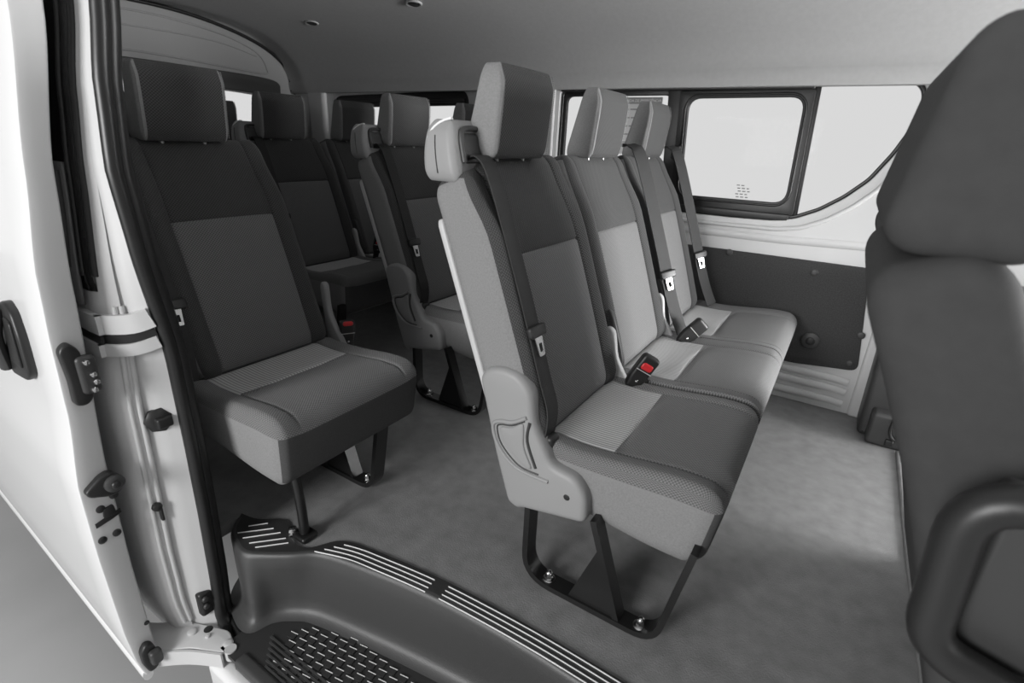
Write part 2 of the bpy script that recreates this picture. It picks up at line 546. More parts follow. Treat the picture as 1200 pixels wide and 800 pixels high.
def bench(name, loc, backs, cushions, label, cat='seat', group=None, near_frame=.01, tower=True, belts=(), buckles=(), hinges=(), dark=None, hs=1.0, frames=None):
    root = empty(name, loc)
    tag(root, label, cat, group)
    for i, (a, b) in enumerate(cushions): make_cushion(root, a, b, i == 0, i == len(cushions) - 1)
    for k, (a, b, h) in enumerate(backs):
        make_backrest(root, a, b, dark or M_DARK, M_SIDE, .035 if (tower and k == 0) else 0.)
        make_headrest(root, h, s=hs)
    if near_frame is not None:
        leg_frame(root, near_frame)
    for y in (frames or ()): leg_frame(root, y)
    # steel seat pan under the cushions
    box('seat_pan', (-.33, cushions[0][0] + .05, .216), (-.02, cushions[-1][1] - .05, .25), M_METAL, root, .01)
    if tower:
        make_tower(root, 0.0); make_side_cover(root, -.002)
    for pts, tg, sd in belts: make_belt(root, pts, tg, sd)
    if tower:
        box('anchor_cover', (-.335, .012, .352), (-.285, .050, .398), M_BLACK, root, .010)
    for bb in buckles: make_buckle(root, **bb)
    for h in hinges: hinge_cover(root, *h)
    return root

NB = ([(-.556, .068, .960), (-.522, .062, .966), (-.484, .056, .918), (-.406, .050, .725), (-.335, .044, .53), (-.302, .036, .44), (-.312, .020, .335)], (-.367, .048, .62), (0, 1, 0))
FB = lambda y, dz=0: ([(-.560, y, 1.000), (-.515, y, 1.002), (-.474, y, .955), (-.376, y + .004, .70), (-.304, y + .006, .50), (-.252, y + .008, .392)], (-.340, y, .60), (.62, .78, 0))

def BK(y, red=True, x=-.245, lean=.045):
    return dict(base=(x, y, .405), d=(.10, lean, .085), n=(-.25, -.35, 1), red=red)

R1 = -.14
bench('triple_seat', (R1, .86, 0),
      [(.0, .44, .198), (.445, .888, .682), (.893, 1.335, 1.12)], [(.01, .465), (.465, .92), (.92, 1.41)],
      'grey three-place bench seat nearest the step with a black steel leg frame', 'bench seat',
      belts=[NB, FB(.905), FB(1.350)],
      buckles=[dict(base=(-.262, .425, .372), d=(.055, .03, .112), n=(.62, -.7, .2), red=True, L=.108, w=.052),
               dict(base=(-.245, .865, .372), d=(.075, .06, .095), n=(.62, -.7, .2), red=False, L=.108, w=.052)],
      hinges=[(.445,), (.89,)])
R2 = R1 - .87
bench('double_seat', (R2, 1.42, 0), [(.0, .44, .20), (.445, .87, .64)], [(.01, .45), (.45, .88)],
      'two-place seat behind the three-place bench, dark upper backs and paler lower panels', 'bench seat',
      group=None, belts=[NB, FB(.87)], buckles=[BK(.40)], hinges=[(.445,)])
R3 = R2 - .87
bench('double_seat', (R3, 1.47, 0), [(.0, .44, .20), (.445, .87, .66)], [(.01, .45), (.45, .86)],
      'two-place seat against the far wall just in front of the rear bench', 'bench seat',
      belts=[NB, FB(.85)], buckles=[dict(base=(-.20, .46, .41), d=(.1, .05, .4), n=(1, -.6, .1), red=True)], hinges=[(.445,)], hs=1.1)
# single seats on the door side: a tube front leg by the door, a bar frame by the aisle
def single(loc, label, near=True):
    root = bench('single_seat', loc, [(.035, .445, .215)], [(-.01, .455)], label, 'single seat',
                 near_frame=None, tower=False, frames=(.325,),
                 belts=[([(-.52, .035, .945), (-.50, .035, .93), (-.43, .032, .745), (-.36, .028, .55), (-.32, .012, .40), (-.29, .0, .31)], (-.365, .028, .57), (0, 1, 0))],
                 buckles=[dict(base=(-.295, .500, .335), d=(.02, .01, .4), n=(1, -.45, .15), red=True, L=.095, rb=(.86, .99))])
    pts = cr([(-.36, .475, .54), (-.335, .475, .545), (-.325, .475, .45), (-.27, .475, .36), (-.25, .475, .32), (-.33, .475, .31), (-.35, .475, .42)], 5, True)
    plate('hinge_cover', [[(a, c) for a, b, c in pts]], .02, XZ(.472), M_GREYPL, root, .006)
    tube('front_leg', cr([(-.015, .072, .25), (0, .072, .12), (.002, .072, .02)], 4), .0125, M_METAL, root, 12)
    box('leg_foot', (-.022, .05, 0), (.026, .098, .018), M_METAL, root, .008)
    V, F = disc_data((-.034, .062, .0), (0, 0, 1), .013, .022, 8)
    mesh_obj('floor_bolt', V, F, M_STEEL, root)
    box('fold_mechanism', (-.25, .12, .13), (-.06, .30, .222), M_METAL, root, .02)
    make_tower(root, -.045)
    return root
single((R2, .56, 0), 'single seat beside the door pillar, dark backrest above a grey cushion')
single((R3, .56, 0), 'single seat mostly hidden behind the door pillar and the seat in front of it')
R4 = R1 - 2.42
bench('rear_bench_seat', (R4, .58, 0), [(.03, .44, .215), (.45, .90, .685), (.91, 1.36, 1.155), (1.37, 1.75, 1.62)],
      [(.01, .45), (.45, .90), (.90, 1.36), (1.36, 1.75)], 'rearmost bench seat right in front of the tailgate, only its headrests showing', 'bench seat',
      frames=(1.5,), near_frame=.2, tower=False)

# front row, seen from behind at the right edge of the picture
def front_seat(loc, label):
    root = empty('front_seat', loc); tag(root, label, 'seat')
    w = .46
    base = Vector((.296, w / 2, .36))
    T = .14; H = .592; RC = math.radians(21.6)
    F_ = Vector((math.cos(RC), 0, math.sin(RC))); U_ = Vector((-math.sin(RC), 0, math.cos(RC)))
    def D(u, v, q):
        t = v / H
        bul = .015 * math.sin(PI * t)
        return base + Vector((0, u * (1 - .06 * t), 0)) + U_ * v + F_ * (q * (1 - .15 * t) + bul)
    pad('backrest', (-w / 2, w / 2), (0, H), (-T / 2, T / 2), (.04, .05, .045), D, M_REARCL, None, root, .04)
    def DH(u, v, q):
        t = v / .20
        bx = .029 + .030 * t; fx = .175 - .02 * t
        x = bx + (fx - bx) * (q + .5)
        return Vector((x, w / 2 + u * (1 - .05 * t), .910 + v * 1.06))
    h = pad('headrest', (-.208, .208), (0, .20), (-.5, .5), (.030, .035, .30), DH, M_REARCL, None, root, .03)
    for s in (-1, 1): tube('headrest_post', [(.08, w / 2 + s * .06, .88), (.085, w / 2 + s * .06, .96)], .007, M_STEEL, h)
    def DC(u, v, q): return Vector((v, w / 2 + u, q + .02 * sm(.5, .8, v)))
    pad('seat_cushion', (-w / 2, w / 2), (.30, .80), (.24, .40), (.05, .06, .05), DC, M_REARCL, None, root, .05)
    box('seat_base', (.36, .05, 0), (.76, w - .05, .25), M_DKPL, root, .02)
    return root
front_seat((0, .60, 0), 'blurred front seat seen from behind at the right edge, its big headrest nearest')
front_seat((.022, 1.09, 0), 'second front seat, a sliver of its headrest showing behind the nearest headrest')
# grab handle by the entry
gh = empty('grab_handle', (.203, .5, .503)); tag(gh, 'thick black loop grab handle on the back of the nearest front seat', 'handle')
gpts = roundpoly([(-.040, .0, .045), (-.052, .0, .222), (.10, .0, .236), (.14, .0, .225), (.15, .0, -.01), (.10, .0, .01)], [.035, .05, .0, .05, .05, .0], 7)
tube('grip', [(a, b + .045, c) for a, b, c in gpts], (.0195, .0195), M_BLACK, gh, 14, True, (0, 1, 0))
box('backing_plate', (-.02, .066, .03), (.15, .110, .22), M_DKPL, gh, .008)

# ================================================================== VAN SHELL
YF = 2.355; YN = .50
# floor mat with the step cut out of it
LIP = [(-1.22, .585), (-1.165, .600), (-1.10, .640), (-1.035, .606), (-.97, .608), (-.914, .676), (-.785, .706), (-.605, .728), (-.412, .736), (-.211, .736), (.10, .728), (.36, .72)]
edge = cr(LIP, 5)
fl = [(-3.35, YN - .02), (-1.22, YN - .02)] + edge + [(.36, 2.36), (-3.35, 2.36)]
floor = plate('floor', [fl], .03, XY(-.015), M_VINYL); tag(floor, kind='structure')
f2 = plate('floor_front', [[(.362, .5), (1.7, .5), (1.7, 2.36), (.362, 2.36)]], .03, XY(-.013), M_VINYL); tag(f2, kind='structure')
t1 = tube('trim_1', cr([(.355, .72, .004), (.352, 1.4, .004), (.357, 2.12, .004)], 10), (.005, .008), M_VINYL, None, 10); tag(t1, kind='structure')
t2 = tube('trim_2', cr([(.385, .72, .004), (.382, 1.4, .004), (.387, 2.15, .004)], 10), (.004, .006), M_VINYL, None, 8); tag(t2, kind='structure')

# entry step
step = empty('entry_step', (-.6, .5, -.2)); tag(step, 'moulded dark plastic entry step with white-lined rim and studded tread', 'step')
def W(o):                                           # keep world coordinates under an offset empty
    o.matrix_parent_inverse = Matrix.Translation(-Vector(o.parent.location)); return o
TOP = [(-1.215, .575), (-1.185, .541), (-1.13, .517), (-1.085, .512), (-1.04, .535), (-.985, .573), (-.919, .622), (-.772, .656), (-.603, .681), (-.395, .692), (-.232, .69), (.10, .68), (.34, .67)]
BOT = [(-1.205, .575), (-1.17, .530), (-1.11, .500), (-1.052, .492), (-1.036, .540), (-1.0, .574), (-.935, .604), (-.79, .633), (-.62, .661), (-.42, .685), (-.25, .684), (.09, .672), (.33, .66)]
top, bot = cr(TOP, 6), cr(BOT, 6)
rows = []
for (tz, mixv, out) in ((0.004, 0, .012), (.006, 0, .002), (.002, .0, -.004), (-.008, .05, -.008), (-.045, .40, -.006), (-.09, .72, -.004), (-.15, .92, -.002), (-.178, .93, -.006), (-.192, 1.0, -.016), (-.199, 1.0, -.034)):
    r = []
    for k, (a, b) in enumerate(zip(top, bot)):
        x, y = a[0] + (b[0] - a[0]) * mixv, a[1] + (b[1] - a[1]) * mixv
        i0, i1 = max(k - 1, 0), min(k + 1, len(top) - 1)
        tx, ty = top[i1][0] - top[i0][0], top[i1][1] - top[i0][1]
        l = math.hypot(tx, ty) or 1
        r.append((x - ty / l * out, y + tx / l * out, tz))
    rows.append(r)
W(strip_surface('riser', rows, M_STEP, step, 60))
lipo = cr([(-1.225, .588), (-1.17, .600), (-1.10, .642), (-1.035, .607), (-.97, .609), (-.914, .678), (-.785, .708), (-.605, .730), (-.412, .738), (-.211, .738), (.10, .730), (.34, .722)], 6)
W(plate('rim', [top + lipo[::-1]], .006, XY(.002), M_STEPDK, step))
# five white grip lines along the rim, and the group on its corner
def offs(pts, d):
    out = []
    for k, p in enumerate(pts):
        a, b = pts[max(k - 1, 0)], pts[min(k + 1, len(pts) - 1)]
        tx, ty = b[0] - a[0], b[1] - a[1]; l = math.hypot(tx, ty)
        out.append((p[0] - ty / l * d, p[1] + tx / l * d))
    return out
MIDL = cr([(-.943, .611), (-.86, .640), (-.78, .655), (-.61, .678), (-.40, .690), (-.22, .691), (.1, .682)], 10)
for k in range(4):
    ln = offs(MIDL, k * .0133 * 1.0)
    for lo, hi in ((-.945 + k * .013, -.614 - k * .004), (-.600 - k * .004, .1)):
        seg = [(x, y, .0062) for x, y in ln if lo <= x <= hi]
        W(bar('grip_line', seg, (0, 1, 0), .0012, .003, M_WHITE, step))
for (xa, ya), (xb, yb_) in (((-1.161, .569), (-1.130, .605)), ((-1.160, .538), (-1.10, .602)), ((-1.132, .535), (-1.071, .603)), ((-1.102, .534), (-1.042, .598)), ((-1.076, .534), (-1.022, .592))):
    W(bar('grip_line', [(xa, ya, .0062), (xb, yb_, .0062)], (1, 0, 0), .0012, .003, M_WHITE, step))
# tread
tr = [(x - 0, y + .002) for x, y in bot[18:]]
W(plate('tread', [[(-1.06, .40)] + [(-1.06, .492)] + tr + [(.33, .40)]], .012, XY(-.206), M_STEPDK, step))
parts = []; tips = []
for j in range(9):
    for i in range(24):
        x = -.955 + i * .0345 + (j % 2) * .017; y = .598 - j * .0185
        lim = .575 + .06 * sm(-.95, -.75, x) + .03 * sm(-.75, -.5, x)
        if y > lim - .012 or y < .448 or (x < -.93 + .0 and y > .56): continue
        if y < .50 and x < -.93: continue
        parts.append(bar_data([(x, y - .006, -.1985), (x + .022, y - .002, -.1985)], (0, 1, 0), .013, .004))
        tips.append(bar_data([(x, y + .0015, -.1965), (x + .022, y + .0055, -.1965)], (0, 1, 0), .0014, .0018))
V, F = merge(parts); o = W(mesh_obj('tread_studs', V, F, M_STEPDK, step)); tag(o, kind='stuff')
V, F = merge(tips); o = W(mesh_obj('stud_tips', V, F, M_WHITE, step)); tag(o, kind='stuff')
for k in range(6):
    W(bar('tread_rib', [(-.985 + k * .012, .488 - k * .011, -.198), (.3, .488 - k * .011, -.198)], (0, 1, 0), .0045, .005, M_STEP, step))
W(box('sill_edge', (-1.0, .395, -.225), (.33, .432, -.194), M_STEP, step, .012))

# ---- far wall (left side of the van) with two window openings
WIN1 = [(-1.255, 1.225), (-1.22, 1.250), (-.60, 1.257), (.04, 1.262), (.098, 1.254), (.132, 1.224), (.143, 1.178), (.134, 1.105), (.099, 1.013), (.047, .917), (-.018, .849), (-.09, .795), (-.169, .757), (-.25, .742), (-.40, .738), (-1.22, .738), (-1.255, .765)]
WIN1 = roundpoly(WIN1, .02, 4)
WIN2 = roundpoly([(-2.85, 1.215), (-1.79, 1.238), (-1.79, .745), (-2.85, .745)], .07, 6)
wl = plate('wall_left', [[(-3.4, 0), (1.7, 0), (1.7, 1.34), (-3.4, 1.34)], WIN1, WIN2], .05, XZ(YF + .025), M_PAINT_IN, None, .004); tag(wl, kind='structure')
tube('window_flange', [(a, YF - .004, b) for a, b in [(x * 1.0 + (.030 if x > -.3 else -.03) * (1 if True else 0), z - .03 * (1 if z < 1.0 else -.6)) for x, z in WIN1]], .009, M_PAINT_IN, wl, 8, True)
# pressed ribs low on the wall
for z in (.045, .098, .142):
    V, F = tube_data([(-.30, YF - .004, z), (.12, YF - .004, z), (.165, YF - .004, z - .006)], (.009, .016), 10, False, (0, 1, 0))
    mesh_obj('pressed_rib', V, F, M_PAINT_IN, wl)
tube('waist_rib', [(-1.2, YF - .002, .668), (-.2, YF - .002, .672), (.25, YF - .002, .690)], (.006, .016), M_PAINT_IN, wl, 8, False, (0, 1, 0))
# pillars: raised posts either side of the rear side window
box('pillar', (-1.60, YF - .03, .62), (-1.33, YF + .01, 1.28), M_PAINT_IN, wl, .025)
box('pillar', (-3.06, YF - .03, .62), (-2.90, YF + .01, 1.26), M_PAINT_IN, wl, .03)
box('pillar', (.19, YF - .02, .0), (.24, YF + .01, 1.30), M_PAINT_IN, wl, .012)

def inset(loop, d):
    cx = sum(p[0] for p in loop) / len(loop); cz = sum(p[1] for p in loop) / len(loop)
    out = []
    N = len(loop)
    for i in range(N):
        a, b, c = Vector(loop[i - 1]), Vector(loop[i]), Vector(loop[(i + 1) % N])
        t = (c - a).normalized(); n = Vector((-t.y, t.x))
        if n.dot(Vector((cx, cz)) - b) < 0: n = -n
        out.append(tuple(b + n * d))
    return out

w1 = empty('window_1', (-.55, YF, .74)); tag(w1, kind='structure')
def W1(o): return W(o)
W(plate('window_frame', [WIN1, inset(WIN1, .013)], .03, XZ(YF + .028), M_RUB, w1, .004))
# fixed front pane, sliding sash and rear pane
SASH = roundpoly([(-.700, 1.222), (-.196, 1.226), (-.176, .765), (-.675, .765)], .012, 3)
SIN = roundpoly([(-.655, 1.193), (-.228, 1.197), (-.216, .812), (-.632, .812)], .05, 6)
W(plate('sliding_sash', [SASH, SIN], .022, XZ(YF + .016), M_BLACK, w1, .004))
W(tube('sash_seal', [(a, YF + .004, b) for a, b in inset(SIN, -.012)], .005, M_RUB, w1, 8, True))
W(plate('sash_pane', [inset(SIN, -.006)], .004, XZ(YF + .018), M_GLASS, w1))
W(plate('front_pane', [[(-.20, 1.252), (.05, 1.256), (.10, 1.245), (.125, 1.215), (.135, 1.17), (.127, 1.105), (.092, 1.01), (.04, .915), (-.02, .855), (-.09, .803), (-.17, .765), (-.18, .765)]], .004, XZ(YF + .034), M_GLASS, w1))
W(plate('rear_pane', [[(-1.24, .75), (-.68, .75), (-.68, 1.24), (-1.24, 1.24)]], .004, XZ(YF + .034), M_GLASS, w1))
W(box('window_track', (-1.25, YF - .004, 1.222), (-.20, YF + .03, 1.250), M_BLACK, w1, .006))
W(tube('track_lip', [(-1.235, YF - .008, 1.240), (-.21, YF - .008, 1.244)], .005, M_METAL, w1, 8))
W(box('window_track', (-1.25, YF + .0, .742), (-.19, YF + .03, .772), M_BLACK, w1, .006))
W(plate('mullion', [[(-.745, 1.225), (-.690, 1.225), (-.665, .765), (-.715, .765)]], .03, XZ(YF + .02), M_BLACK, w1, .004))
W(plate('mullion', [[(-.205, 1.252), (-.183, 1.252), (-.163, .752), (-.187, .752)]], .02, XZ(YF + .03), M_BLACK, w1, .004))
W(box('window_latch', (-.690, YF - .018, .955), (-.655, YF + .01, 1.010), M_BLACK, w1, .005))
W(plate('window_frame', [roundpoly([(-1.25, 1.245), (-.69, 1.245), (-.69, .745), (-1.25, .745)], .03), roundpoly([(-1.225, 1.204), (-.735, 1.207), (-.715, .79), (-1.225, .79)], .03)], .02, XZ(YF + .03), M_RUB, w1, .003))

w2 = empty('window_2', (-2.3, YF, .74)); tag(w2, kind='structure')
W(plate('window_frame', [WIN2, roundpoly([(-2.825, 1.150), (-1.83, 1.165), (-1.83, .79), (-2.825, .79)], .05)], .03, XZ(YF + .028), M_RUB, w2, .004))
W(box('window_track', (-2.80, YF - .004, 1.175), (-1.82, YF + .02, 1.198), M_BLACK, w2, .006))
W(plate('mullion', [[(-2.36, 1.18), (-2.30, 1.18), (-2.28, .77), (-2.34, .77)]], .03, XZ(YF + .02), M_BLACK, w2, .004))
W(plate('pane', [[(-2.84, .76), (-1.80, .76), (-1.80, 1.2), (-2.84, 1.2)]], .004, XZ(YF + .034), M_GLASS, w2))

# paper notice on the glass, with its printed words
st = empty('window_notice', (-.86, YF + .02, 1.0)); tag(st, 'white emergency exit notice with grey heading stuck on the window behind the headrests', 'sticker')
def text_obj(name, body, size, fr, m, parent, ext=.0003):
    cu = bpy.data.curves.new('tmp', 'FONT'); cu.body = body; cu.size = size; cu.extrude = ext; cu.align_x = 'CENTER'; cu.align_y = 'CENTER'
    o = bpy.data.objects.new('tmp', cu); COL.objects.link(o)
    dg = bpy.context.evaluated_depsgraph_get(); dg.update()
    me = bpy.data.meshes.new_from_object(o.evaluated_get(dg), depsgraph=dg); me.materials.clear()
    bpy.data.objects.remove(o); bpy.data.curves.remove(cu)
    me.transform(fr)
    return finish(name, me, m, parent, smooth=False)
W(plate('sheet', [roundpoly([(-.948, 1.201), (-.772, 1.201), (-.772, .965), (-.948, .965)], .006)], .0012, XZ(YF + .0305), M_STICK, st))
W(plate('heading_band', [roundpoly([(-.945, 1.199), (-.775, 1.199), (-.775, 1.174), (-.945, 1.174)], .005)], .0012, XZ(YF + .0292), M_STICKG, st))
W(text_obj('heading_text', 'SAÍDA DE EMERGÊNCIA', .0155, frame((-.860, YF + .0283, 1.1865), (1, 0, 0), (0, 0, 1)), M_WHITE, st))
def print_row(y, z, words, h, parent):               # rows of print too small to read: one mark per word
    V, F = merge([bar_data([(a, y, z), (b, y, z)], (0, 0, 1), h, .0006) for a, b in words])
    W(mesh_obj('printed_line', V, F, M_STICKG, parent))
for k in range(5):
    x0 = -.940 + (.006 if k % 2 else 0)
    print_row(YF + .0296, 1.152 - k * .034, [(x0, x0 + .022), (x0 + .027, x0 + .062), (x0 + .068, x0 + .094)], .006, st)
gm = empty('glass_mark', (-.38, YF + .01, .83)); tag(gm, 'small faint grey glass maker marking low on the sliding pane', 'marking')
for k in range(5):
    x0 = -.408 + (k % 3) * .004
    print_row(YF + .0145, .868 - k * .0115, [(x0, x0 + .012), (x0 + .017, x0 + .03), (x0 + .036, x0 + .046)][:3 if k else 2], .0045, gm)

# carpeted lower panel
pn = empty('side_panel', (-.2, YF - .01, .2)); tag(pn, 'dark grey carpeted panel on the white far wall under the sliding window', 'panel')
W(plate('carpet', [roundpoly([(-1.7, .603), (.124, .606), (.182, .196), (-.05, .172), (-1.7, .172)], [.01, .012, .03, .02, .01], 5)], .014, XZ(YF - .006), M_CARPET, pn, .004))
for x, z in ((-.382, .596), (-.052, .562), (.158, .345), (.150, .222), (-.75, .59)):
    W(disc('panel_clip', (x, YF - .013, z), (0, -1, 0), .014, .005, M_DKPL, pn))
W(disc('socket_ring', (-.005, YF - .013, .284), (0, -1, 0), .034, .010, M_DKPL, pn, 24))
W(disc('socket_core', (-.005, YF - .022, .284), (0, -1, 0), .017, .006, M_BLACK, pn, 20))

# belt anchor box at the foot of the front pillar
ab = empty('anchor_housing', (.3, 2.2, 0)); tag(ab, 'black moulded belt anchor box at the foot of the front pillar', 'box')
W(plate('housing', [roundpoly([(.225, .0), (.300, .0), (.60, .0), (.60, .62), (.245, .62), (.215, .40)], .02)], .15, XZ(YF - .09), M_DKPL, ab, .02))
W(box('lower_step', (.25, 2.13, .0), (.60, 2.20, .13), M_DKPL, ab, .015))
W(bar('seat_belt', cr([(.36, 2.175, .62), (.345, 2.17, .34), (.335, 2.165, .17)], 5), (1, 0, 0), .045, .004, M_BELT, ab))
W(tube('anchor_ring', cr([(.315, 2.122, .12), (.315, 2.122, .07), (.335, 2.12, .045), (.36, 2.122, .07), (.36, 2.122, .12)], 5), .006, M_BLACK, ab))
W(box('release_tab', (.31, 2.12, .015), (.335, 2.135, .04), M_BLACK, ab, .004))

# ---- ceiling: headliner profile swept along the van
YC = (2.355 + .50) / 2
half = [(2.325, 1.236), (2.318, 1.262), (2.316, 1.288), (2.318, 1.296), (2.300, 1.345), (2.262, 1.402), (2.19, 1.468), (2.08, 1.522), (1.92, 1.556), (1.70, 1.577), (YC, 1.583)]
half = [(a, b) for a, b in half]
prof = half + [(2 * YC - a, b) for a, b in half[-2::-1]]
prof = [(2.36, 1.236)] + prof + [(2 * YC - 2.36, 1.236)]
rowsC = []
xs = [-3.24 + i * .2 for i in range(26)]
for x in xs:
    rowsC.append([(x, a, b) for a, b in prof])
ceil = strip_surface('ceiling', rowsC, M_HEAD, None, 35, .012); tag(ceil, kind='structure')
V, F = tube_data([(-.785, a, b - .002) for a, b in prof[1:12]], .0035, 6)
mesh_obj('seam', V, F, M_SEAM, ceil)
for x in (-2.3, -1.2, -.80, -.44, -.07, .3):
    V, F = disc_data((x, 2.306, 1.325), (0, -.93, -.35), .010, .003)
    mesh_obj('headliner_clip', V, F, M_HEAD, ceil)
for i, (x, y, z) in enumerate(((-2.56, 2.02, 1.528), (-1.79, 1.955, 1.538))):
    c = tube('ceiling_fixture', [(x + .038 * math.cos(t), y + .024 * math.sin(t), z - .005 * math.sin(t)) for t in [2 * PI * k / 20 for k in range(20)]], .005, M_HEAD, None, 8, True)
    tag(c, ('small dark oval ceiling fitting nearer the tailgate arch' if i == 0 else 'small dark oval ceiling fitting at the top edge, forward of the other'), 'fitting')
    V, F = disc_data((x, y, z + .001), (0, -.21, -.97), .026, .006); mesh_obj('socket', V, F, M_BLACK, c)

# ---- rear wall: tailgate with arch, window and trims
arch = [(2.325, 1.24), (2.318, 1.30), (2.290, 1.368), (2.20, 1.440), (2.05, 1.497), (1.85, 1.540), (1.65, 1.562), (YC, 1.566)]
archf = cr(arch + [(2 * YC - a, b) for a, b in arch[-2::-1]], 4)
outer = [(2.36, .0), (2.36, 1.24)] + archf + [(2 * YC - 2.36, 1.24), (2 * YC - 2.36, .0)]
win = roundpoly([(.62, .78), (2.235, .78), (2.19, 1.190), (1.95, 1.205), (YC, 1.212), (2 * YC - 1.95, 1.205), (.665, 1.190)], [.06, .06, .05, .1, .1, .1, .05], 4)
tilt = lambda v: Vector((v.x + .10 * (v.z - 1.2), v.y, v.z))
wr = plate('wall_rear', [outer, win], .03, YZ(-3.23), M_TAILG, None, .004, tilt); tag(wr, kind='structure')
big = [(2.36, 1.0), (2.36, 1.7), (.5, 1.7), (.5, 1.0)]
tube('arch_seal', [tilt(Vector((-3.205, a, b))) for a, b in archf], .009, M_RUB, wr, 8)
lp = cr([(.9, 1.318), (YC, 1.345), (1.95, 1.328), (2.14, 1.322), (2.165, 1.345), (2.11, 1.425), (1.95, 1.482), (1.7, 1.515), (YC, 1.522), (.95, 1.50)], 6)
tube('panel_bead', [tilt(Vector((-3.213, a, b))) for a, b in lp], .005, M_TAILG, wr, 8)
tube('panel_bead', [tilt(Vector((-3.213, a, b))) for a, b in cr([(.8, 1.43), (YC, 1.455), (1.85, 1.452), (2.1, 1.41)], 6)], .004, M_TAILG, wr, 8)
me = plate_mesh([cr([(2.235, 1.262), (2.19, 1.29), (2.0, 1.303), (YC, 1.312), (.85, 1.303), (.67, 1.29), (.62, 1.262), (.62, 1.2)], 4) + [(.66, 1.205), (YC, 1.222), (2.19, 1.205), (2.235, 1.2)]], .03, .006)
me.transform(YZ(-3.205))
for v in me.vertices: v.co = tilt(v.co)
finish('window_header', me, M_DKPL, wr)
w3 = plate('window_3', [inset(win, -.01)], .004, YZ(-3.235), M_GLASS, None, 0, tilt); tag(w3, kind='structure')

# ---- near side body: rear quarter behind the sliding door opening
def yb(z):                                            # barrel of the body side
    return -.075 * sm(1.3, .3, z) + .03 * sm(.9, 1.3, z)
EDGE = [(1.31, .470), (1.19, .452), (1.05, .425), (.92, .408), (.70, .386), (.42, .362), (.06, .350), (-.10, .352), (-.24, .370)]     # z, y of the body corner at x=-1.2
SEAL = [(1.31, .480), (1.19, .462), (1.06, .440), (.92, .428), (.767, .436), (.547, .457), (.339, .456), (.152, .453), (-.05, .447), (-.18, .440), (-.24, .44)]
def interp(T, z):
    T = sorted(T)
    if z <= T[0][0]: return T[0][1]
    for (a, b), (c, d) in zip(T, T[1:]):
        if z <= c:
            t = (z - a) / (c - a); t = t * t * (3 - 2 * t) * .3 + t * .7
            return b + (d - b) * t
    return T[-1][1]
zs = [1.31 - i * .031 for i in range(51)]
rows = []
for z in zs:
    ye, ys = interp(EDGE, z), interp(SEAL, z)
    r = [(-3.3, ye + .01, z), (-2.4, ye, z), (-1.6, ye, z), (-1.235, ye, z), (-1.207, ye + .004, z), (-1.198, ye + .012, z)]
    for t in (.15, .3, .32, .36, .40, .6, .8, 1.0):
        d = .0 if t < .31 or t > .41 else -.012
        r.append((-1.196 + .046 * t + d * (1 if z < .9 else .3), ye + .012 + (ys - ye - .012) * t, z))
    r.append((-1.16, ys + .02, z)); r.append((-1.30, ys + .03, z)); r.append((-3.3, ys + .035, z))
    rows.append(r)
wn = strip_surface('wall_right', rows, M_PAINT_IN, None, 40, .003); tag(wn, kind='structure')
# dark quarter glass and its black garnish with a grip pocket
qz = [1.29, 1.15, 1.0, .85, .74]
w4 = strip_surface('window_4', [[(-3.0, interp(EDGE, z) - .004, z), (-1.225, interp(EDGE, z) - .004, z), (-1.206, interp(EDGE, z) + .004, z)] for z in [1.29 - i * .05 for i in range(13)]], M_GLASSBLK, None, 40, .004); tag(w4, kind='structure')
tube('pillar_moulding', [(-1.207, interp(EDGE, z) + .004, z) for z in [1.29 - i * .03 for i in range(20)]], .007, M_RUB, w4, 8)
tube('pillar_moulding', [(-1.235, interp(EDGE, z) - .006, z) for z in [1.29 - i * .03 for i in range(20)]], .005, M_RUB, w4, 8)
gz = [.93 - i * .03 for i in range(10)]
strip_surface('corner_garnish', [[(-1.5, interp(EDGE, z) - .010, z), (-1.24, interp(EDGE, z) - .012, z)] for z in gz], M_GARN, w4, 40, .006)
pk = cr([(-1.262, .0, .915), (-1.262, .0, .80), (-1.27, .0, .735)], 6)
tube('grip_pocket', [(a, interp(EDGE, c) - .016, c) for a, b, c in pk], (.010, .020), M_BLACK, w4, 10)
# beads pressed into the jamb
for dx, f in ((.003, .12), (.008, .28)):
    tube('jamb_bead', [(-1.19 + dx, interp(EDGE, z) + .012 + (interp(SEAL, z) - interp(EDGE, z)) * f, z) for z in [.66 - i * .03 for i in range(29)]], .0055, M_PAINT_IN, wn, 8)
# roller rail across the jamb
def rail_pts(z, o=0): return [(-1.9, interp(EDGE, z) - .004 - o, z), (-1.26, interp(EDGE, z) - .006 - o, z + .0), (-1.205, interp(EDGE, z) + .000 - o, z + .0), (-1.165, interp(EDGE, z) + .035, z), (-1.146, interp(SEAL, z) - .004, z + .01)]
bar('rail_upper_lip', cr(rail_pts(.625), 5), (0, 0, 1), .040, .012, M_PAINT_IN, wn)
bar('rail_slot', cr(rail_pts(.594), 5), (0, 0, 1), .018, .006, M_BLACK, wn)
bar('rail_lower_lip', cr(rail_pts(.572), 5), (0, 0, 1), .026, .014, M_PAINT_IN, wn)

# near side forward of the opening, and the header over it (roof rail)
wf = plate('wall_front', [[(.45, -.3), (1.7, -.3), (1.7, .75), (.95, .75), (.95, 1.2), (.45, 1.3)]], .05, XZ(.46), M_PAINT_IN); tag(wf, kind='structure')
hd = box('trim_3', (-1.3, .42, 1.31), (1.7, .56, 1.42), M_PAINT_IN, None, .02); tag(hd, kind='structure')
roof = strip_surface('roof', [[(x, YC + (a - YC) * 1.06, b + .05) for a, b in prof] for x in (-3.4, 1.8)], M_PAINT, None, 35, .01); tag(roof, kind='structure')

